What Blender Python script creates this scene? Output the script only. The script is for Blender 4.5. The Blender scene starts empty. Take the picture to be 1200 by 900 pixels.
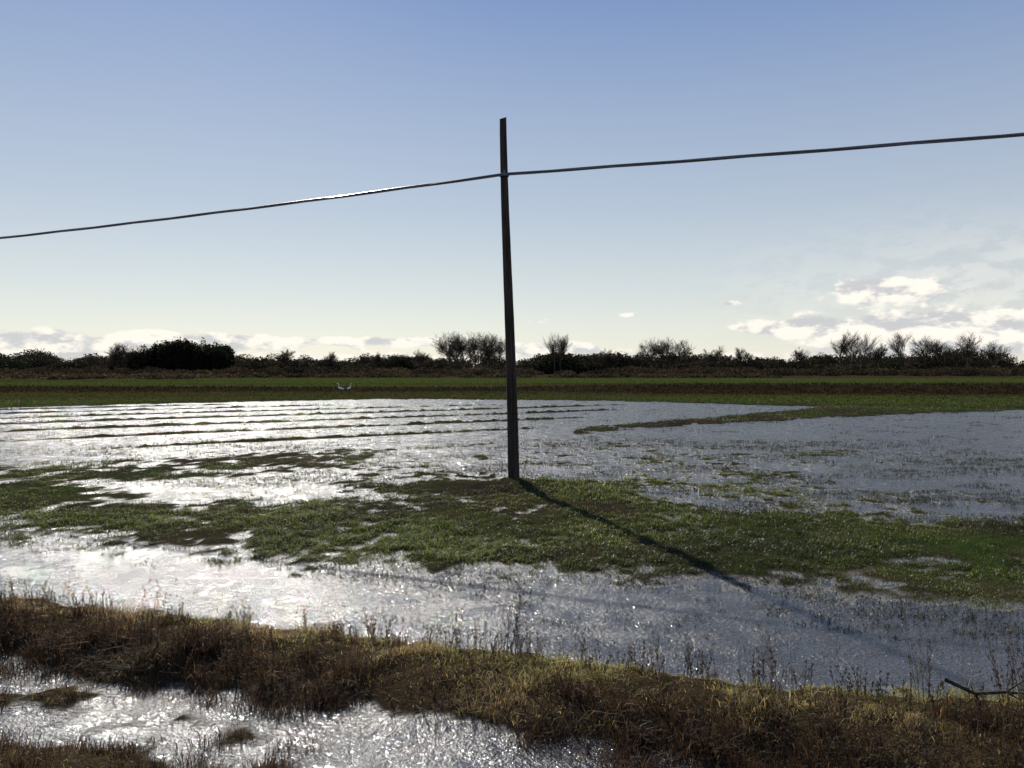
import bpy, math, random
import numpy as np
from mathutils import Vector
rng=np.random.default_rng(7); random.seed(7)
sc=bpy.context.scene
SUN_EL=math.radians(34); SUN_AZ=math.radians(-20)   # azimuth from +Y towards +X

# ---------------------------------------------------------------- noise
def _h(ix,iy,s):
    n=(ix.astype(np.int64)*374761393+iy.astype(np.int64)*668265263+s*1442695041)&0xffffffff
    n=((n^(n>>13))*1274126177)&0xffffffff
    n=(n^(n>>16))&0xffffffff
    return n/4294967295.0
def vn(x,y,s=0):
    x=np.asarray(x,float); y=np.asarray(y,float)
    ix=np.floor(x); iy=np.floor(y); fx=x-ix; fy=y-iy
    fx=fx*fx*(3-2*fx); fy=fy*fy*(3-2*fy)
    a=_h(ix,iy,s); b=_h(ix+1,iy,s); c=_h(ix,iy+1,s); d=_h(ix+1,iy+1,s)
    return ((a*(1-fx)+b*fx)*(1-fy)+(c*(1-fx)+d*fx)*fy)*2-1
def fbm(x,y,s=0,o=4):
    r=0;a=1;t=0
    for i in range(o):
        c,sn=math.cos(.7*i+.3),math.sin(.7*i+.3)
        r=r+a*vn((x*c-y*sn)*2**i+17.3*i,(x*sn+y*c)*2**i-9.1*i,s+i*31); t+=a; a*=.55
    return r/t*1.5
def ss(a,b,v):
    t=np.clip((v-a)/(b-a),0,1); return t*t*(3-2*t)

# ---------------------------------------------------------------- terrain layout (metres, water level z=0)
DITCH_F=([-12,-3.8,-2.4,-1.1,0,.8,1.6,6],[8.4,5.85,5.45,5.05,4.7,4.42,3.9,2.0])
DITCH_N=([-12,-3.1,-2.5,-1.7,-.9,.6,1.6,6],[7.0,4.78,4.60,4.38,4.14,4.05,3.9,2.2])
BANK_F=([-14,-8,-5,-3.6,-2.25,-1.06,0,1,1.8,2.65,3.5,6,14],[10.5,8.6,7.55,7.2,6.75,6.4,6.05,5.75,5.45,5.3,5.2,4.7,3.5])
STR_N=([-30,-11,-7.5,-5,-3.1,-1.45,0,1.4,2.5,3.4,4.9,8,20],[16,12.3,11.1,9.9,9.2,8.7,8.4,8.35,8.0,7.55,7.05,6.3,5])
STR_F=([-30,-12,-9,-5.9,-4.1,-2.1,-.94,0,1.6,2.2,3.1,4.9,6.9,12,25],[21,17.2,15.7,13.9,13.3,13.4,14.4,15.4,15.1,13.7,12.7,12.1,11.7,10.4,6])
ARM_N=([-30,-12,-8.5,-6,-3.9,-2.5],[17,14.8,14.6,15.6,17.6,20.0])
ARM_F=([-30,-11.4,-8.1,-4.6,-2.5],[18,18.2,19.6,21.6,21.0])
RID_N=([1,3.5,6.7,15.7,27.5,60],[25,28,31,36.7,42.8,55])
RID_F=([1,3.2,10,16,24,60],[25.6,30.5,37,43.5,54,80])
FAR=([-120,-60,-28.7,-22,-9.4,5.8,17,24,60,120],[36,39,44.6,50,58,55,47,44,50,60])
def strip(x,y,N,F,slope,hmax):
    a=np.interp(x,*N); b=np.interp(x,*F)
    L=np.minimum(y-a,b-y)
    return np.where(L>0,hmax*(1-np.exp(-np.maximum(L,0)*slope/hmax)),np.maximum(L*slope,-.2))
def shallow(x,y):
    return np.exp(-(((x+2.2)/5)**2+((y-16.3)/3.6)**2)) + 1.0*np.exp(-(((x-3.6)/2.8)**2+((y-15.4)/3.8)**2)) \
       +.9*np.exp(-(((x-4)/6)**2+((y-22.5)/2.8)**2)) + .95*np.exp(-(((x-6)/5.)**2+((y-12.6)/1.7)**2))\
       +1.0*np.exp(-(((y-np.interp(x,*STR_N)+.25)/.6)**2))+.75*np.exp(-(((x-9)/8)**2+((y-19)/4)**2))+.75*np.exp(-(((x+8)/5)**2+((y-21)/3)**2))
def furrow(x,y):
    u=(y*.84-x*.54)+.4*vn(x*.12,y*.12,19)+.08*vn(x*.8,y*.8,29)
    return np.exp(-((((u/4.4)%1)-.5)*4.4/.32)**2)*ss(20,24,y)*ss(52,46,y)*ss(2,-3,x-.35*(y-25))*ss(-1.2,-.4,fbm(x*.3,y*.3,23,4))
def height(x,y):
    n1=fbm(x*.45,y*.45,1,4); n2=fbm(x*1.7,y*1.7,5,4); n3=fbm(x*6,y*6,9,3)
    e=.26*n1+.36*n2
    ye=y+e*(.4+.025*y)*ss(7,10,y)+ (0.16*n2)*ss(10,7,y)
    bed=-.055+.014*n1
    shl=np.clip(shallow(x,y),0,1)
    bed=bed+.045*shl+.024*np.exp(-(((x+4.5)/2.8)**2+((y-14.6)/1.7)**2))
    h=bed+.115*furrow(x,y)
    st=strip(x,ye,STR_N,STR_F,.058,.064); h=np.maximum(h,st)
    ar=strip(x,ye,ARM_N,ARM_F,.035,.038)-.9*ss(-3.6,-2.6,x); h=np.maximum(h,ar)
    ri=strip(x,ye,RID_N,RID_F,.06,.09)-.9*ss(2.2,1.2,x); h=np.maximum(h,ri)
    # puddled hollows inside the grass
    hol=ss(.12,.6,fbm(x*.85+3,y*.85,71,4))*ss(7,9,y)*ss(40,30,y)*(1-.5*ss(1,3,x))
    h=h-.034*hol*ss(0,.03,h)
    h=h+.13*np.exp(-((x/1.7)**2+((y-14.6)/.75)**2))
    fl=np.clip((ye-np.interp(x,*FAR))*.06,-.2,.12); h=np.maximum(h,fl)
    dy=np.interp(x,[-200,-40,0,40,200],[78,74,72,68,60])+2*vn(x*.05,y*0,3)
    h=h+(.35+.35*ss(-5,20,x))*np.exp(-((y-dy)/3.0)**2)
    dy2=np.interp(x,[-200,0,200],[150,140,128])
    h=h+.45*np.exp(-((y-dy2)/5.0)**2)
    amp=.028*ss(6.5,9,y)*(1+.5*ss(12,40,y))*(.45+.75*np.maximum(shl,ss(0,.03,h)))
    h=h+amp*(n2*.8+n3*1.2)
    bk=strip(x,ye,DITCH_F,BANK_F,.45,.19)
    bf=np.interp(x,*BANK_F)
    hb=bk+.06*n2*ss(0,.1,bk)+.025*n3
    ditch=-.020+.035*n2+.040*n3
    hb=np.maximum(hb,ditch)
    dn=np.interp(x,*DITCH_N)-y+.18*n2
    hc=np.where(dn>0,.55*(1-np.exp(-dn*.7)),dn*.3)
    hb=np.maximum(hb,hc+.02*n3)
    w=ss(bf+.5,bf+.0,y)
    h=h*(1-w)+hb*w
    h=h+ss(200,900,y)*(.8*fbm(x*.004,y*.004,77,2))
    return h

def axis(lo,hi,a,b,fade=0):
    pts=[0.0]
    while pts[-1]<hi: pts.append(pts[-1]+a+b*abs(pts[-1]))
    neg=[0.0]
    while neg[-1]>lo: neg.append(neg[-1]-(a+b*abs(neg[-1])))
    return np.array(neg[:0:-1]+pts)
def mesh_np(name,co,facelists):
    me=bpy.data.meshes.new(name)
    co=np.asarray(co,np.float32)
    me.vertices.add(len(co)); me.vertices.foreach_set('co',co.ravel())
    loops=np.concatenate([f.ravel() for f in facelists]).astype(np.int32)
    tot=np.concatenate([np.full(len(f),f.shape[1]) for f in facelists]).astype(np.int32)
    st=np.concatenate([[0],np.cumsum(tot)[:-1]]).astype(np.int32)
    me.loops.add(len(loops)); me.loops.foreach_set('vertex_index',loops)
    me.polygons.add(len(tot)); me.polygons.foreach_set('loop_start',st); me.polygons.foreach_set('loop_total',tot)
    me.update(calc_edges=True); return me
def grid_mesh(name,xs,ys,hf):
    X,Y=np.meshgrid(xs,ys); Z=hf(X,Y)
    nx,ny=len(xs),len(ys)
    co=np.stack([X,Y,Z],-1).reshape(-1,3)
    i=np.arange(nx*ny).reshape(ny,nx)
    q=np.stack([i[:-1,:-1],i[:-1,1:],i[1:,1:],i[1:,:-1]],-1).reshape(-1,4)
    me=mesh_np(name,co,[q]); me.polygons.foreach_set('use_smooth',np.ones(len(q),bool))
    ob=bpy.data.objects.new(name,me); sc.collection.objects.link(ob); return ob,co
def addcol(me,col,name='Col'):
    a=me.color_attributes.new(name,'FLOAT_COLOR','POINT')
    c=np.ones((len(me.vertices),4),np.float32); c[:,:3]=col
    a.data.foreach_set('color',c.ravel())

# ---------------------------------------------------------------- node helpers
def newmat(name):
    m=bpy.data.materials.new(name); m.use_nodes=True; nt=m.node_tree; nt.nodes.clear()
    o=nt.nodes.new('ShaderNodeOutputMaterial'); return m,nt,o
class NB:
    def __init__(s,nt): s.nt=nt
    def n(s,t,**k):
        x=s.nt.nodes.new(t)
        for a,b in k.items(): setattr(x,a,b)
        return x
    def put(s,sock,v):
        if isinstance(v,(int,float)): sock.default_value=v
        elif isinstance(v,(tuple,list)): sock.default_value=v
        else: s.nt.links.new(v,sock)
    def m(s,op,a,b=0,c=0):
        x=s.n('ShaderNodeMath',operation=op); s.put(x.inputs[0],a); s.put(x.inputs[1],b); s.put(x.inputs[2],c); return x.outputs[0]
    def noise(s,vec,scale,detail=4,rough=.55):
        x=s.n('ShaderNodeTexNoise'); s.put(x.inputs['Vector'],vec); x.inputs['Scale'].default_value=scale
        x.inputs['Detail'].default_value=detail; x.inputs['Roughness'].default_value=rough; return x.outputs['Fac']
    def mix(s,f,a,b,bt='MIX'):
        x=s.n('ShaderNodeMix',data_type='RGBA',blend_type=bt); s.put(x.inputs['Factor'],f); s.put(x.inputs['A'],a); s.put(x.inputs['B'],b); return x.outputs['Result']
    def sst(s,a,b,v):
        x=s.n('ShaderNodeMapRange',interpolation_type='SMOOTHSTEP'); s.put(x.inputs['Value'],v)
        x.inputs['From Min'].default_value=a; x.inputs['From Max'].default_value=b; return x.outputs['Result']

# ---------------------------------------------------------------- materials
def ground_mat():
    m,nt,o=newmat('soil_and_grass'); b=NB(nt)
    geo=b.n('ShaderNodeNewGeometry'); pos=geo.outputs['Position']
    col=b.n('ShaderNodeVertexColor'); col.layer_name='Col'
    n=b.noise(pos,9,4,.65); n2=b.noise(pos,.6,4,.6)
    c=b.mix(b.sst(.3,.7,n),b.mix(.45,col.outputs['Color'],(.01,.008,.005,1)),col.outputs['Color'])
    c=b.mix(b.sst(.45,.62,n2),c,b.mix(.3,c,(.08,.065,.03,1)))
    sep=b.n('ShaderNodeSeparateXYZ'); b.put(sep.inputs[0],pos)
    wet=b.sst(.022,.0,sep.outputs['Z'])
    c=b.mix(wet,c,b.mix(.6,c,(.012,.010,.007,1)))
    p=b.n('ShaderNodeBsdfPrincipled'); b.put(p.inputs['Base Color'],c)
    b.put(p.inputs['Roughness'],b.m('SUBTRACT',.95,b.m('MULTIPLY',wet,.6)))
    b.put(p.inputs['Specular IOR Level'],b.m('MULTIPLY',wet,b.sst(30,12,sep.outputs['Y'])))
    bu=b.n('ShaderNodeBump'); bu.inputs['Strength'].default_value=1; bu.inputs['Distance'].default_value=.05
    b.put(bu.inputs['Height'],b.noise(pos,25,4,.65)); b.put(p.inputs['Normal'],bu.outputs[0])
    b.put(o.inputs[0],p.outputs[0]); return m
def water_mat():
    m,nt,o=newmat('rippled_flood_water'); b=NB(nt)
    geo=b.n('ShaderNodeNewGeometry'); pos=geo.outputs['Position']
    mp=b.n('ShaderNodeMapping'); b.put(mp.inputs['Vector'],pos); mp.inputs['Rotation'].default_value=(0,0,math.radians(20)); mp.inputs['Scale'].default_value=(.95,1.05,1)
    v=mp.outputs[0]
    mud=b.mix(b.sst(.35,.65,b.noise(pos,.8,3)),(.020,.019,.021,1),(.036,.035,.039,1))
    gust=b.sst(.36,.60,b.noise(v,2.6,5,.78))
    h=b.m('ADD',b.m('MULTIPLY',b.noise(v,26,0,.6),.0078),b.m('MULTIPLY',b.noise(v,70,1,.6),.0085))
    h=b.m('MULTIPLY',h,b.m('ADD',.5,b.m('MULTIPLY',gust,.9)))
    bu=b.n('ShaderNodeBump'); bu.inputs['Strength'].default_value=1; bu.inputs['Distance'].default_value=1
    b.put(bu.inputs['Height'],h)
    ps=[]
    for r in (.05,.36):
        p=b.n('ShaderNodeBsdfPrincipled'); b.put(p.inputs['Base Color'],mud); p.inputs['Roughness'].default_value=r; p.inputs['IOR'].default_value=1.9
        b.put(p.inputs['Normal'],bu.outputs[0]); ps.append(p)
    x=b.n('ShaderNodeMixShader'); b.put(x.inputs[0],b.m('ADD',.10,b.m('MULTIPLY',gust,.34))); b.put(x.inputs[1],ps[0].outputs[0]); b.put(x.inputs[2],ps[1].outputs[0])
    b.put(o.inputs[0],x.outputs[0]); return m
def plant_mat(name,tr=.45,rough=.5,spec=.3):
    m,nt,o=newmat(name); b=NB(nt)
    col=b.n('ShaderNodeVertexColor'); col.layer_name='Col'
    p=b.n('ShaderNodeBsdfPrincipled'); b.put(p.inputs['Base Color'],col.outputs['Color']); p.inputs['Roughness'].default_value=rough
    p.inputs['Specular IOR Level'].default_value=spec
    t=b.n('ShaderNodeBsdfTranslucent'); b.put(t.inputs[0],b.mix(1,col.outputs['Color'],(1.3,1.25,.9,1),'MULTIPLY'))
    x=b.n('ShaderNodeMixShader'); x.inputs[0].default_value=tr; b.put(x.inputs[1],p.outputs[0]); b.put(x.inputs[2],t.outputs[0])
    b.put(o.inputs[0],x.outputs[0]); return m
def wood_mat(name,c1,c2,scale=(30,30,2)):
    m,nt,o=newmat(name); b=NB(nt)
    tc=b.n('ShaderNodeTexCoord'); mp=b.n('ShaderNodeMapping'); b.put(mp.inputs[0],tc.outputs['Object']); mp.inputs['Scale'].default_value=scale
    n=b.noise(mp.outputs[0],1,6,.65)
    p=b.n('ShaderNodeBsdfPrincipled'); b.put(p.inputs['Base Color'],b.mix(b.sst(.35,.65,n),c1,c2)); p.inputs['Roughness'].default_value=.8
    p.inputs['Specular IOR Level'].default_value=.2
    bu=b.n('ShaderNodeBump'); bu.inputs['Distance'].default_value=.01; b.put(bu.inputs['Height'],n); b.put(p.inputs['Normal'],bu.outputs[0])
    b.put(o.inputs[0],p.outputs[0]); return m
def metal_mat(name,c,rough=.35,metal=1):
    m,nt,o=newmat(name); b=NB(nt); tc=b.n('ShaderNodeTexCoord')
    n=b.noise(tc.outputs['Object'],20,4)
    p=b.n('ShaderNodeBsdfPrincipled'); b.put(p.inputs['Base Color'],b.mix(n,c,tuple(v*.6 for v in c[:3])+(1,)))
    p.inputs['Roughness'].default_value=rough; p.inputs['Metallic'].default_value=metal
    b.put(o.inputs[0],p.outputs[0]); return m

# ---------------------------------------------------------------- ground
xs=axis(-2500,2500,.04,.013); ys=axis(-12,3500,.04,.0095)
ground,co=grid_mesh('ground',xs,ys,height)
x,y,z=co.T
green=np.array([.045,.07,.018]); dry=np.array([.08,.055,.03]); mud=np.array([.045,.035,.024]); scrub=np.array([.05,.035,.02])
def L3(a,b,t): return a*(1-t[:,None])+b*t[:,None]
def TT(v): return np.tile(v,(len(x),1))
c=TT(mud)
nn=fbm(x*.3,y*.3,40,4)
c=L3(c,TT(green*.85),ss(.01,.05,z)*ss(7,8.5,y)*ss(-.6,.3,nn))
c=L3(c,TT(green*.4),ss(.2,.6,furrow(x,y)))
farw=ss(0,3,y-np.interp(x,*FAR))
band=fbm(x*.012,y*.09,55,3)
fieldc=L3(TT(np.array([.058,.085,.02])),TT(np.array([.06,.052,.022])),ss(-.1,.7,band))
c=L3(c,fieldc,farw)
dy=np.interp(x,[-200,-40,0,40,200],[78,74,72,68,60])
c=L3(c,TT(scrub*.6),np.clip(np.exp(-((y-dy+1.5)/4)**2)*1.3,0,1))  # dyke: dry scrub tone, darkened to paint the shadow on its near side
c=L3(c,TT(scrub),ss(165,185,y+8*fbm(x*.02,y*.02,60,2)))
bankw=ss(.3,-.1,y-np.interp(x,*BANK_F))*ss(.0,.06,z)
c=L3(c,TT(dry*.8),bankw)
addcol(ground.data,c); ground.data.materials.append(ground_mat())

wx=axis(-150,150,3,.1); wy=np.arange(-2,110,4.0)
water,_=grid_mesh('flood_water',wx,wy,lambda X,Y:X*0); water.data.materials.append(water_mat())

# ---------------------------------------------------------------- grass
def blades(name,P,ln,wd,bend,cols,mat):
    N=len(P); az=rng.uniform(0,2*np.pi,N); face=rng.uniform(0,np.pi,N)
    d=np.stack([np.cos(az),np.sin(az),np.zeros(N)],-1); w=np.stack([np.cos(face),np.sin(face),np.zeros(N)],-1)*wd[:,None]*.5
    up=np.array([0,0,1.0])
    m=P+up*(ln*.55)[:,None]+d*(ln*bend*.3)[:,None]
    t=P+up*(ln*(1-.35*bend))[:,None]+d*(ln*bend)[:,None]
    V=np.stack([P-w,P+w,m+w*.8,m-w*.8,t],1).reshape(-1,3)
    i=np.arange(N)[:,None]*5
    q=i+np.array([[0,1,2,3]]); tr=i+np.array([[3,2,4]])
    me=mesh_np(name,V,[q,tr]); 
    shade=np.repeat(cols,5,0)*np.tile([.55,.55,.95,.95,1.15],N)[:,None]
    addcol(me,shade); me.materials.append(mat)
    ob=bpy.data.objects.new(name,me); sc.collection.objects.link(ob); return ob
def pick(pal,w,N):
    pal=np.array(pal); k=rng.choice(len(pal),N,p=np.array(w)/sum(w)); return pal[k]*rng.uniform(.7,1.3,(N,1))
gm=plant_mat('grass_green',.5,.45,.4); dm=plant_mat('grass_dry',.45,.55,.25); fm=plant_mat('grass_field',.4,.9,.05)
N=950000
yy=6.4*(52/6.4)**rng.uniform(0,1,N); xx=rng.uniform(-.74,.74,N)*(yy+1.5)
hh=height(xx,yy)
off=yy-np.interp(xx,*BANK_F)
pn=fbm(xx*.9,yy*.9,91,4)
land=np.maximum(ss(-.008,.022,hh)*ss(-.9,.05,pn),ss(.3,.7,furrow(xx,yy))*.8)*(off>.3)
keep=rng.uniform(0,1,N)<land*.72
xx,yy,hh,pn=xx[keep],yy[keep],hh[keep],pn[keep]; n=len(xx); print('green',n)
ln=rng.uniform(.02,.065,n)*(1+.02*yy)*(.65+.7*ss(-.3,.7,pn)); wd=rng.uniform(.004,.009,n)*(.7+.05*yy)
cl=pick([[.078,.115,.024],[.11,.145,.032],[.045,.058,.018],[.18,.16,.08]],[4,2.5,2.3,2.3],n)
cl=cl*(.42+1.0*ss(-.6,.5,fbm(xx*.6,yy*.6,311,4)))[:,None]
cl=cl*(1-.4*ss(17,21,yy))[:,None]
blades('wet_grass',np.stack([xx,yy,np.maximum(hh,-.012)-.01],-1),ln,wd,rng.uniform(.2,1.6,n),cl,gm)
# emergent weed tufts in the water
N=12000
yy=6.3*(52/6.3)**rng.uniform(0,1,N*5); xx=rng.uniform(-.75,.75,N*5)*(yy+1); hh=height(xx,yy); off=yy-np.interp(xx,*BANK_F)
wgt=(.14+.95*np.clip(shallow(xx,yy),0,1)**1.2)*ss(-.35,.5,fbm(xx*.6,yy*.9,131,4))*(.3+.7*ss(0,4,off))
keep=(hh>-.085)&(hh<.02)&(off>.15)&(rng.uniform(0,1,N*5)<wgt)
cx,cy=xx[keep],yy[keep]; k=rng.integers(4,18,len(cx)); P0=np.repeat(np.stack([cx,cy],-1),k,0); n=len(P0); print('tufts',len(cx))
sz=np.repeat(rng.uniform(.3,1.4,len(cx))**1.5,k)*(1+.02*P0[:,1])
P0=P0+rng.normal(0,1,(n,2))*np.array([.06,.035])*sz[:,None]
blades('emergent_tufts',np.column_stack([P0,np.full(n,-.008)]),rng.uniform(.012,.040,n)*sz,rng.uniform(.006,.013,n)*(.6+.05*P0[:,1]),rng.uniform(.4,2.0,n),pick([[.05,.06,.02],[.035,.028,.018],[.10,.09,.035]],[2,2.6,1],n),gm)
N=42000
yy=6*(45/6)**(rng.uniform(0,1,N)**1.3); xx=rng.uniform(-.75,.75,N)*(yy+1); hh=height(xx,yy); off=yy-np.interp(xx,*BANK_F)
keep=(hh>-.08)&(hh<.01)&(rng.uniform(0,1,N)<ss(-.7,.6,fbm(xx*.9,yy*1.6,137,4)))&(off>0)
xx,yy=xx[keep],yy[keep]; n=len(xx)
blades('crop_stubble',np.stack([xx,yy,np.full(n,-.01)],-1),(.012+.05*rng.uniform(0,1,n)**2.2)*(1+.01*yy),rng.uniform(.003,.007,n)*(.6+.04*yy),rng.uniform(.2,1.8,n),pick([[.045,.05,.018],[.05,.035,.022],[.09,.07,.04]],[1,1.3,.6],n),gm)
# far field grass
N=150000
yy=43*(180/43)**rng.uniform(0,1,N); xx=rng.uniform(-.72,.72,N)*yy; hh=height(xx,yy)
keep=(yy>np.interp(xx,*FAR)-1)&(hh>.02); xx,yy,hh=xx[keep],yy[keep],hh[keep]; n=len(xx)
dyk=np.exp(-((yy-np.interp(xx,[-200,-40,0,40,200],[78,74,72,68,60])+1)/4)**2)
bd=fbm(xx*.012,yy*.09,55,3)
cl=pick([[.07,.095,.02],[.085,.108,.026],[.055,.065,.02]],[3,2,2],n); cd=pick([[.045,.032,.02],[.025,.019,.012]],[1,1],n)
t=np.clip(dyk*1.5+.6*ss(-.1,.8,bd),0,1)[:,None]  # dyke blades blend to dark dry tones with its near-side shade painted in
blades('field_grass',np.stack([xx,yy,hh-.02],-1),rng.uniform(.06,.16,n)*(1+dyk*1.5),rng.uniform(.04,.09,n)*(.4+.012*yy),rng.uniform(.3,1.5,n),cl*(1-t)+cd*t,fm)
# dry bank grass
N=480000
xx=rng.uniform(-8,6.5,N); yy=2.6+6.7*rng.uniform(0,1,N)**1.15; hh=height(xx,yy)
bf=np.interp(xx,*BANK_F); cn=fbm(xx*2.6,yy*2.6,201,3)
keep=(yy<bf+.15)&(hh>.02)&(rng.uniform(0,1,N)<ss(-.6,.5,cn)*.9+.1)&(np.abs(xx)<.75*yy+.8)
xx,yy,hh,cn,bf=xx[keep],yy[keep],hh[keep],cn[keep],bf[keep]; n=len(xx); print('dry',n)
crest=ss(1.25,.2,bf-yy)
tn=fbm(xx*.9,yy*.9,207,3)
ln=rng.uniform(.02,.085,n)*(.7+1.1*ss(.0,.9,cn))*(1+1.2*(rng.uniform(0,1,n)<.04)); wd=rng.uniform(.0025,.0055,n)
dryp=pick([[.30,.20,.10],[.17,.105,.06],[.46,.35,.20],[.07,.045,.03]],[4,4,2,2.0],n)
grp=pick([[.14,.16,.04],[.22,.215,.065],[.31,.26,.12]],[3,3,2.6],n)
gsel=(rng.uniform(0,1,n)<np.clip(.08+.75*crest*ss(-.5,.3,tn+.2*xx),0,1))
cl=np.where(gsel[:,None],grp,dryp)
cl=cl*(.32+1.2*ss(-.3,.8,crest*.95+.6*tn))[:,None]  # sunlit crest and shaded ditch slope put into blade colour, plus random patches
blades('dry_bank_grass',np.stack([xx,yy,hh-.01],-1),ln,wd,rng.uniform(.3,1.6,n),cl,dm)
# dark dead weed tufts on the ditch side
P=[];LN=[]
for k in range(640):
    x0=rng.uniform(-6,5); f_=np.interp(x0,*DITCH_F); y0=f_+rng.uniform(-.15,.55)
    if k>420:
        x0=rng.uniform(-3.5,4.2); y0=rng.uniform(3.6,4.8)
        if x0<.8 and y0>np.interp(x0,*DITCH_N): continue
        if x0<-.5 and rng.uniform()<.5: continue
    elif x0<-2.2 and rng.uniform()<.35: y0+=.45
    if k<=420 and x0<0 and rng.uniform()<.12: y0=np.interp(x0,*DITCH_N)+rng.normal(0,.15)
    if vn(np.array([x0*1.3]),np.array([3.]),8)[0]<-.35: continue
    r=rng.uniform(.04,.13); m_=int(rng.uniform(60,150)); px=x0+rng.normal(0,r,m_); py=y0+rng.normal(0,r*.8,m_)
    P.append(np.stack([px,py,height(px,py)-.01],-1)); LN.append(rng.uniform(.5,1,m_)*rng.uniform(.05,.20))
P=np.concatenate(P);LN=np.concatenate(LN);n=len(P)
blades('dead_weed_tufts',P,LN,rng.uniform(.003,.006,n),rng.uniform(.1,1.2,n),pick([[.035,.022,.015],[.065,.037,.024],[.14,.08,.047]],[4,3,1.3],n),dm)

# ---------------------------------------------------------------- tubes
class Tube:
    def __init__(s): s.v=[];s.q=[];s.c=[]
    def seg(s,a,b,ra,rb,k=4,col=(1,1,1)):
        a=Vector(a);b=Vector(b);d=(b-a)
        if d.length<1e-6:return
        d.normalize(); u=d.orthogonal().normalized(); w=d.cross(u); i=len(s.v)
        for p,r in((a,ra),(b,rb)):
            for j in range(k):
                t=2*math.pi*j/k; s.v.append(p+u*(r*math.cos(t))+w*(r*math.sin(t))); s.c.append(col)
        for j in range(k): s.q.append((i+j,i+(j+1)%k,i+k+(j+1)%k,i+k+j))
    def obj(s,name,mat,col=True):
        me=mesh_np(name,np.array([tuple(v) for v in s.v]),[np.array(s.q)])
        if col: addcol(me,np.array(s.c))
        me.materials.append(mat); ob=bpy.data.objects.new(name,me); sc.collection.objects.link(ob); return ob
def weed(T,x0,y0,H,nst,spread=.1,heads=True):
    z0=float(height(np.array([x0]),np.array([y0]))[0])-.02
    for i in range(nst):
        p=Vector((x0+random.gauss(0,spread*.3),y0+random.gauss(0,spread*.3),z0)); h=H*random.uniform(.55,1)
        d=Vector((random.gauss(0,spread),random.gauss(0,spread),1)).normalized(); c=random.choice([(.14,.09,.05),(.08,.055,.035),(.22,.15,.085)])
        n=6; r=.0024
        for k in range(n):
            q=p+d*(h/n); T.seg(p,q,r,r*.85,3,c)
            if k>=2:
                for _ in range(random.choice([1,2,2])):
                    bd=(d+Vector((random.uniform(-1,1),random.uniform(-1,1),random.uniform(0,.6)))*.6).normalized()
                    bl=h*random.uniform(.05,.16); e=p+bd*bl; T.seg(p,e,r*.5,r*.3,3,c)
                    if heads:
                        for __ in range(3):
                            f=p+bd*bl*random.uniform(.5,1); T.seg(f,f+Vector((random.gauss(0,.006),random.gauss(0,.006),random.uniform(.006,.016))),.003,.001,3,c)
            p=q; r*=.86; d=(d+Vector((random.gauss(0,.08),random.gauss(0,.08),0))).normalized()
W=Tube()
for (a,b_,H,ns) in [(-.42,6.0,.40,7),(-.25,6.05,.34,5),(0.02,5.75,.62,11),(.1,5.8,.42,7),(.5,5.7,.36,6),(.85,5.6,.28,5),(1.2,5.45,.36,5),(1.32,5.4,.28,4),
    (1.75,5.3,.52,9),(1.68,5.3,.34,4),(2.62,5.05,.48,8),(3.1,4.95,.46,8),(3.2,4.9,.62,9),(3.3,4.85,.42,6),(3.0,4.6,.4,5),(-1.1,6.2,.26,5),(-1.4,6.3,.24,5),(-2.9,6.9,.22,4),(-2.2,6.6,.24,4),(-3.6,7.0,.2,4),(2.2,5.1,.26,4)]:
    weed(W,a,b_,H,ns)
for k in range(320):
    a=random.uniform(-5.5,4.5); f=float(np.interp(a,*BANK_F)); weed(W,a,f-random.uniform(.0,1.5)**1.0,random.uniform(.12,.32),3,.18)
for k in range(130):
    a=random.uniform(-4,4); f=float(np.interp(a,*BANK_F)); weed(W,a,f+random.expovariate(2.2),random.uniform(.07,.2),2,.2,False)
W.obj('dry_weeds',dm)
B=Tube(); zb=.22
pts=[Vector((2.62,4.78,zb+.10)),Vector((2.78,4.74,zb+.03)),Vector((2.95,4.72,zb+.05)),Vector((3.2,4.68,zb+.035)),Vector((3.5,4.66,zb))]
for i in range(4): B.seg(pts[i],pts[i+1],.013-.002*i,.011-.002*i,6)
B.seg(pts[1],pts[1]+Vector((.05,.03,-.09)),.008,.005,5); B.seg(pts[2],pts[2]+Vector((.13,-.02,.10)),.007,.003,5); B.seg(pts[2],pts[2]+Vector((.12,.05,-.07)),.007,.003,5)
B.obj('fallen_branch',wood_mat('dead_wood',(.03,.02,.013,1),(.07,.05,.035,1)),False)

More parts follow.
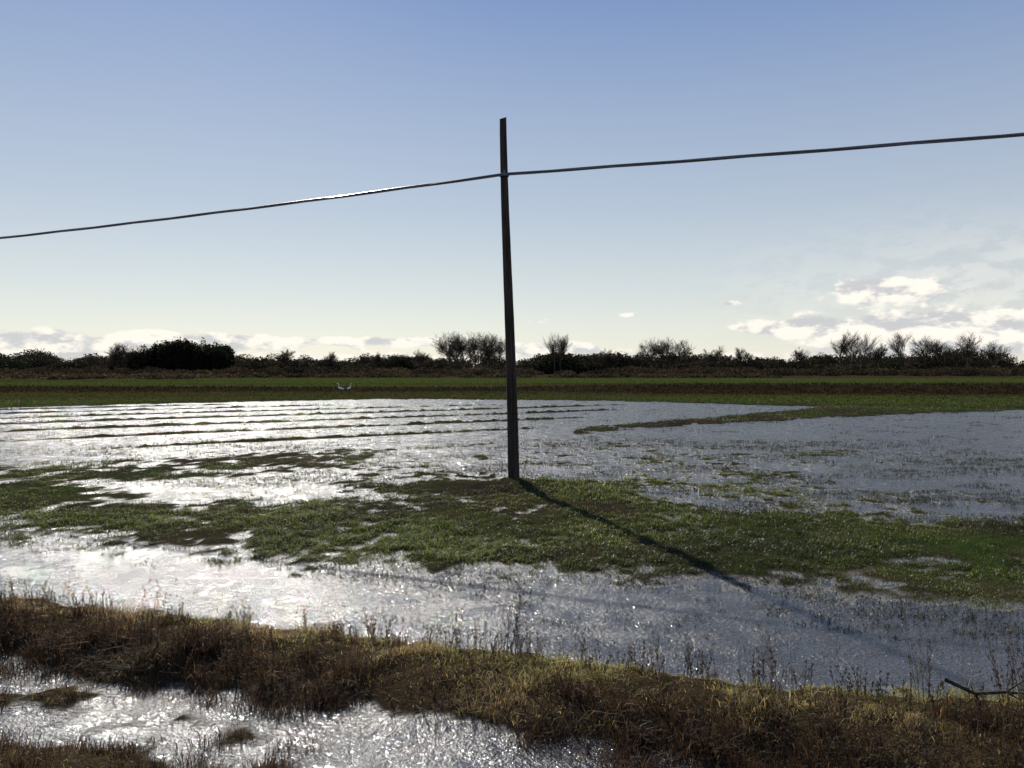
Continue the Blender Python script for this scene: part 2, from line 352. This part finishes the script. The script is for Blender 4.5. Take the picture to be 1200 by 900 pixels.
# ---------------------------------------------------------------- utility poles
polem=wood_mat('weathered_pole_wood',(.018,.013,.010,1),(.055,.04,.032,1),(25,25,1.5)); ironm=metal_mat('galvanised_iron',(.2,.2,.2,1),.5)
def pole(x0,y0,H,lean=(0,0)):
    z0=float(height(np.array([x0]),np.array([y0]))[0])-.15
    root=bpy.data.objects.new('utility_pole',None); sc.collection.objects.link(root); root.location=(x0,y0,z0)
    K=20;R=24;v=[];f=[]
    for j in range(R+1):
        t=j/R; r=.108*(1-t)+.062*t
        cx=lean[0]*t+.02*math.sin(5*t+1)*t; cy=lean[1]*t
        for i in range(K):
            a=2*math.pi*i/K; rr=r*(1+.035*math.sin(3*a+4*t)+.02*random.uniform(-1,1))
            v.append((cx+rr*math.cos(a),cy+rr*math.sin(a),t*(H+.15)+(.03*math.cos(a-1) if j==R else 0)))
    for j in range(R):
        for i in range(K): f.append((j*K+i,j*K+(i+1)%K,(j+1)*K+(i+1)%K,(j+1)*K+i))
    f.append(tuple(R*K+i for i in range(K)))
    me=bpy.data.meshes.new('shaft'); me.from_pydata(v,[],f); me.materials.append(polem)
    for p in me.polygons: p.use_smooth=True
    s=bpy.data.objects.new('shaft',me); sc.collection.objects.link(s); s.parent=root
    T=Tube(); t=(5.75-z0)/(H+.15); cx=lean[0]*t+.02*math.sin(5*t+1)*t
    for i in range(16):
        a=2*math.pi*i/16;b2=2*math.pi*(i+1)/16
        T.seg((cx+.082*math.cos(a),.082*math.sin(a)+lean[1]*t,5.75-z0),(cx+.082*math.cos(b2),.082*math.sin(b2)+lean[1]*t,5.75-z0),.012,.012,6)
    T.seg((cx,-.07,5.75-z0),(cx,-.15,5.75-z0),.014,.014,8); T.seg((cx-.05,-.13,5.76-z0),(cx+.07,-.135,5.74-z0),.022,.022,8)
    T.seg((cx,-.15,5.72-z0),(cx,-.13,5.83-z0),.016,.010,8)
    c_=T.obj('cable_clamp',ironm,False); c_.parent=root
    return Vector((x0+cx,y0-.13,5.75))
A=pole(.04,14.75,6.66,(-.20,0))
dr=Vector((.928,-.371,0))
Lp=A-dr*42; Rp=A+dr*40
pole(Lp.x,Lp.y+.13,6.7,(.1,0)); pole(Rp.x,Rp.y+.13,6.7,(.05,0))
C=Tube()
def span(P0,P1,a,nS=520):
    L=(P1-P0).length; pts=[]
    for i in range(nS+1):
        s=L*i/nS; p=P0.lerp(P1,i/nS); p.z+=-a*s*(1-s/L); pts.append(p)
    for k in range(3):
        pr=None
        for i,p in enumerate(pts):
            ang=i*.45*80*L/nS/40+k*2.094
            q=p+Vector((0.37*math.cos(ang),.93*math.cos(ang),math.sin(ang)))*.0155
            if pr is not None: C.seg(pr,q,.0145,.0145,6)
            pr=q
span(A,Lp,.0385); span(A,Rp,.024)
cab=C.obj('overhead_cable',metal_mat('cable_sheath',(.12,.12,.13,1),.33,.0),False)
for p in cab.data.polygons: p.use_smooth=True

# ---------------------------------------------------------------- distant vegetation
barkm=plant_mat('bare_twigs',.1,.8,.1); leafm=plant_mat('dark_foliage',.2,.8,.05)
def tree(x0,y0,H,kind='round',col=(.075,.056,.042),name='bare_tree'):
    T=Tube()
    def br(p,d,l,r,dep):
        n=3
        for i in range(n):
            q=p+d*(l/n); T.seg(p,q,r,r*.85,4 if dep<2 else 3,col); p=q; r*=.85
            d=(d+Vector((random.gauss(0,.1),random.gauss(0,.1),.06))).normalized()
            if dep<5 and (i>0 or dep>0):
                for _ in range(2 if dep>0 else 3):
                    sp={'round':.7,'tall':.4}[kind]*(1 if dep<2 else 1.1)
                    nd=(d+Vector((random.gauss(0,1),random.gauss(0,1),random.gauss(0,.5))).normalized()*sp).normalized()
                    if dep<3: br(p,nd,l*random.uniform(.55,.75),r*.62,dep+1)
                    else:
                        e=p+nd*l*random.uniform(.4,.9); T.seg(p,e,.030,.018,3,col)
    tl=H*(.34 if kind=='round' else .5)
    br(Vector((0,0,0)),Vector((random.gauss(0,.03),0,1)).normalized(),tl,H*.02,0)
    zs=max(v.z for v in T.v); s=H/zs
    T.v=[v*s for v in T.v]
    ob=T.obj(name,barkm); ob.location=(x0,y0,float(height(np.array([float(x0)]),np.array([float(y0)]))[0])-.2); return ob
def leafmass(name,clumps,cols,size=.3,dens=1.0,mat=leafm):
    Cs=[];S=[];K=[]
    for (cx,cy,cz,rx,ry,rz,ci) in clumps:
        n=int(dens*60*(rx*rz)**.8)+30
        d=rng.normal(0,1,(n,3)); d/=np.linalg.norm(d,axis=1)[:,None]; r=rng.uniform(.15,1,(n,1))**.45
        r=r*(1+.28*vn(d[:,0]*2.5+cx,d[:,2]*2.5+cy,int(abs(cx)*7)%97))[:,None]
        p=d*r*np.array([rx,ry,rz])+np.array([cx,cy,cz]); Cs.append(p); S.append(np.full(n,size)*rng.uniform(.5,1.4,n)); 
        K.append(np.array(cols[ci])[None]*rng.uniform(.5,1.4,(n,1)))
    Cn=np.concatenate(Cs);S=np.concatenate(S);K=np.concatenate(K);n=len(Cn)
    a=rng.normal(0,1,(n,3));a/=np.linalg.norm(a,axis=1)[:,None]; b=np.cross(a,rng.normal(0,1,(n,3)));b/=np.linalg.norm(b,axis=1)[:,None]
    V=np.stack([Cn-a*S[:,None]-b*S[:,None]*.5,Cn+a*S[:,None]-b*S[:,None]*.4,Cn+a*S[:,None]*.8+b*S[:,None]*.5,Cn-a*S[:,None]+b*S[:,None]*.6],1).reshape(-1,3)
    q=np.arange(n*4).reshape(-1,4); me=mesh_np(name,V,[q]); addcol(me,np.repeat(K,4,0)); me.materials.append(mat)
    ob=bpy.data.objects.new(name,me); sc.collection.objects.link(ob); print(name,n); return ob
def hills(n,ylo,yhi,hlo,hhi,seed,xr):
    out=[]
    for i in range(n):
        Y=random.uniform(ylo,yhi); X=random.uniform(-xr,xr)
        e=.5+.5*float(vn(np.array([X*.05]),np.array([0.]),seed)[()][0]); H=hlo+(hhi-hlo)*e*random.uniform(.5,1.2)
        out.append((X,Y,H*.45,H*random.uniform(.5,1.1),H*.8,H*.55,random.choice([0,0,1,2])))
    return out
cols=[(.030,.027,.019),(.05,.038,.027),(.025,.030,.016),(.06,.04,.027),(.085,.064,.038)]
leafmass('distant_treeline',hills(600,300,360,3.2,9,3,290)+hills(280,380,460,5,11,9,380),cols,.34,1.3)
cl=[]
for i in range(440):
    X=random.uniform(-190,230); Y=random.uniform(215,260)
    if X<20 and random.random()<.45: continue
    H=random.uniform(1.4,3.2); cl.append((X,Y,H*.4,H*random.uniform(.9,2),H,H*.55,random.choice([3,3,1,4,0])))
leafmass('scrub_hedge',cl,cols,.2,1.8)
cl=[]
for i in range(160):
    X=random.uniform(-110,-55); Y=random.uniform(140,165); H=random.uniform(.6,1.4); cl.append((X,Y,H*.4,H*2,H,H*.6,4))
for i in range(160):
    X=random.uniform(-60,60); Y=random.uniform(175,200); H=random.uniform(.5,1.3); cl.append((X,Y,H*.4,H*2.2,H,H*.6,random.choice([1,4])))
leafmass('reed_bed',cl,cols,.2,1.8)
cl=[]
for i in range(60):
    X=random.uniform(-130,-99); Y=random.uniform(275,290); H=random.uniform(9.8,12.5)*(1-.35*abs((X+114.5)/16)**4)
    cl.append((X,Y,H*.5,random.uniform(2.2,3.6),2.6,H*.5,random.choice([0,2])))
leafmass('evergreen_grove',cl,[(.018,.016,.011),(.02,.018,.012),(.016,.019,.010)],.28,2.6)
# bare trees: x, distance, height in metres
for X,d,H,k in [(-139.9,282,11.9,'round'),(-139.2,286,11.7,'round'),(-135.8,284,11.0,'round'),(-21.6,280,15.7,'round'),(-17.4,284,16.2,'round'),(-12.6,281,16.1,'round'),(-7.6,283,15.9,'round'),(-4.4,290,14.6,'round'),(-19.6,286,14.5,'round'),(-10.5,288,15.2,'round'),
    (15.0,280,15.7,'tall'),(17.2,282,15.5,'tall'),(49.2,280,13.6,'round'),(54.2,284,14.1,'round'),(58.1,281,13.0,'round'),
    (119.7,290,17.4,'tall'),(124.6,292,16.0,'round'),(129.0,295,16.1,'tall'),(148.6,300,17.0,'tall'),(155.9,300,15.1,'round'),(169.1,296,16.8,'round'),(162.4,300,13.8,'round'),
    (76.5,300,11.2,'round'),(89.0,310,10.8,'round'),(-82.4,290,9.7,'round'),(-34.2,290,9.7,'round'),(181.7,300,13.1,'round'),(138.3,300,12.5,'round'),(36.0,300,10.2,'round'),(107.7,300,10.9,'round'),(-51.4,300,9.0,'round'),(-69.1,300,9.0,'round')]:
    tree(X,d,H,k)

# white egrets standing in the field
def egret(x0,y0,rot):
    z0=max(float(height(np.array([x0]),np.array([y0]))[0]),0)
    P=[((0,0,.42),.085),((.16,0,.40),.06),((.30,0,.37),.025),((-.13,0,.47),.06),((-.19,0,.58),.03),((-.14,0,.68),.022),((-.17,0,.77),.022),((-.20,0,.82),.035),((-.25,0,.82),.012),((-.34,0,.81),.005)]
    E=[(0,1),(1,2),(0,3),(3,4),(4,5),(5,6),(6,7),(7,8),(8,9)]
    me=bpy.data.meshes.new('body'); me.from_pydata([p for p,_ in P],E,[])
    root=bpy.data.objects.new('egret',None); sc.collection.objects.link(root); root.location=(x0,y0,z0); root.rotation_euler=(0,0,rot)
    ob=bpy.data.objects.new('body',me); sc.collection.objects.link(ob); ob.parent=root
    ob.modifiers.new('s','SKIN'); ob.modifiers.new('d','SUBSURF').levels=1
    for i,(p,rr) in enumerate(P): me.skin_vertices[0].data[i].radius=(rr,rr)
    m,nt,o=newmat('white_feathers'); b=NB(nt); p_=b.n('ShaderNodeBsdfPrincipled'); tc=b.n('ShaderNodeTexCoord')
    b.put(p_.inputs['Base Color'],b.mix(b.noise(tc.outputs['Object'],30),(.8,.8,.76,1),(.7,.7,.68,1))); b.put(o.inputs[0],p_.outputs[0]); me.materials.append(m)
    T=Tube()
    for s in(-.03,.03): T.seg((.02,s,.38),(.04,s,.18),.008,.006,5,(.02,.02,.02)); T.seg((.04,s,.18),(0,s,-.02),.006,.006,5,(.02,.02,.02)); T.seg((0,s,0),(-.07,s,0),.006,.004,5,(.02,.02,.02))
    l=T.obj('legs',barkm); l.parent=root
egret(-14.2,66.,.2); egret(-13.6,66.5,2.6); egret(12.,185.,.4)

# ---------------------------------------------------------------- light and sky
sd=Vector((math.sin(SUN_AZ)*math.cos(SUN_EL),math.cos(SUN_AZ)*math.cos(SUN_EL),math.sin(SUN_EL)))
sl=bpy.data.lights.new('sun','SUN'); sl.energy=5; sl.angle=math.radians(.5); sl.color=(1,.94,.84)
so=bpy.data.objects.new('sun',sl); sc.collection.objects.link(so); so.rotation_euler=(-sd).to_track_quat('-Z','Y').to_euler()
w=bpy.data.worlds.new('World'); sc.world=w; w.use_nodes=True; nt=w.node_tree; nt.nodes.clear(); b=NB(nt)
o=b.n('ShaderNodeOutputWorld'); sky=b.n('ShaderNodeTexSky'); sky.sky_type='NISHITA'; sky.sun_disc=False
sky.sun_elevation=SUN_EL; sky.sun_rotation=SUN_AZ; sky.altitude=100; sky.air_density=1.0; sky.dust_density=.2; sky.ozone_density=2.0
tc=b.n('ShaderNodeTexCoord'); sp=b.n('ShaderNodeSeparateXYZ'); b.put(sp.inputs[0],tc.outputs['Generated'])
az=b.m('ARCTAN2',sp.outputs[0],sp.outputs[1]); el=b.m('ARCSINE',sp.outputs[2])
rp=b.n('ShaderNodeValToRGB'); b.put(rp.inputs[0],b.m('MULTIPLY',el,1/1.2)); cr=rp.color_ramp
cr.elements[0].position=0; cr.elements[0].color=(.88,.86,.78,1); cr.elements[1].position=1; cr.elements[1].color=(.11,.19,.44,1)
for ps,cc in [(.05,(.80,.80,.75,1)),(.16,(.54,.60,.68,1)),(.36,(.21,.32,.59,1))]:
    e_=cr.elements.new(ps); e_.color=cc
skc=b.mix(.70,b.mix(1,sky.outputs[0],(.084,.084,.082,1),'MULTIPLY'),rp.outputs[0])
bg=b.n('ShaderNodeBackground'); b.put(bg.inputs[0],skc); bg.inputs[1].default_value=1.0
cv=b.n('ShaderNodeCombineXYZ'); b.put(cv.inputs[0],az); b.put(cv.inputs[1],b.m('MULTIPLY',el,2.0)); vec=cv.outputs[0]
n1=b.noise(vec,24,6,.6)
mask=None
for a0,e0,wa,we,A_ in [(.435,.090,.065,.015,.74),(.50,.045,.16,.020,.86),(.33,.050,.06,.010,.5),(-.535,.028,.06,.015,.76),(-.425,.034,.045,.013,.70),
    (-.33,.033,.06,.010,.60),(-.17,.034,.10,.008,.52),(.035,.060,.018,.006,.42),(.14,.067,.014,.005,.40),(.27,.079,.02,.005,.52),(.045,.026,.07,.010,.52)]:
    d1=b.m('DIVIDE',b.m('SUBTRACT',az,a0),wa); d2=b.m('DIVIDE',b.m('SUBTRACT',el,e0),we)
    g=b.m('MULTIPLY',b.m('EXPONENT',b.m('MULTIPLY',b.m('ADD',b.m('MULTIPLY',d1,d1),b.m('MULTIPLY',d2,d2)),-1)),A_)
    mask=g if mask is None else b.m('ADD',mask,g)
dl=b.m('DIVIDE',b.m('SUBTRACT',el,.012),.014)
mask=b.m('MINIMUM',b.m('ADD',mask,b.m('MULTIPLY',b.m('EXPONENT',b.m('MULTIPLY',b.m('MULTIPLY',dl,dl),-1)),.36)),.72)
dens=b.sst(.76,.94,b.m('ADD',n1,mask))
dv=b.m('DIVIDE',b.m('SUBTRACT',el,.09),.06)
veil=b.m('MULTIPLY',b.m('MULTIPLY',b.sst(.15,.6,az),b.m('EXPONENT',b.m('MULTIPLY',b.m('MULTIPLY',dv,dv),-1))),b.m('MULTIPLY',b.noise(vec,7,4,.6),.6))
fac=b.m('MINIMUM',b.m('ADD',b.m('MULTIPLY',dens,.9),veil),1)
off=b.n('ShaderNodeVectorMath',operation='ADD'); b.put(off.inputs[0],vec); off.inputs[1].default_value=(-.008,.022,0)
n2=b.noise(off.outputs[0],24,3,.6)
lit=b.sst(-.13,.08,b.m('SUBTRACT',n1,n2))
cc=b.mix(lit,(.62,.63,.65,1),(1.05,.99,.89,1))
bg2=b.n('ShaderNodeBackground'); b.put(bg2.inputs[0],cc); bg2.inputs[1].default_value=1
mx=b.n('ShaderNodeMixShader'); b.put(mx.inputs[0],fac); b.put(mx.inputs[1],bg.outputs[0]); b.put(mx.inputs[2],bg2.outputs[0]); b.put(o.inputs[0],mx.outputs[0])
w.cycles.sampling_method='MANUAL'; w.cycles.sample_map_resolution=512

# ---------------------------------------------------------------- camera
cam=bpy.data.cameras.new('camera'); cam.lens=28; cam.sensor_width=36; cam.clip_end=8000; cam.clip_start=.05
co_=bpy.data.objects.new('camera',cam); sc.collection.objects.link(co_); co_.location=(0,0,2.2); co_.rotation_euler=(math.radians(90-1.1),0,0)
sc.camera=co_
sc.view_settings.view_transform='Standard'; sc.view_settings.look='None'; sc.view_settings.exposure=0
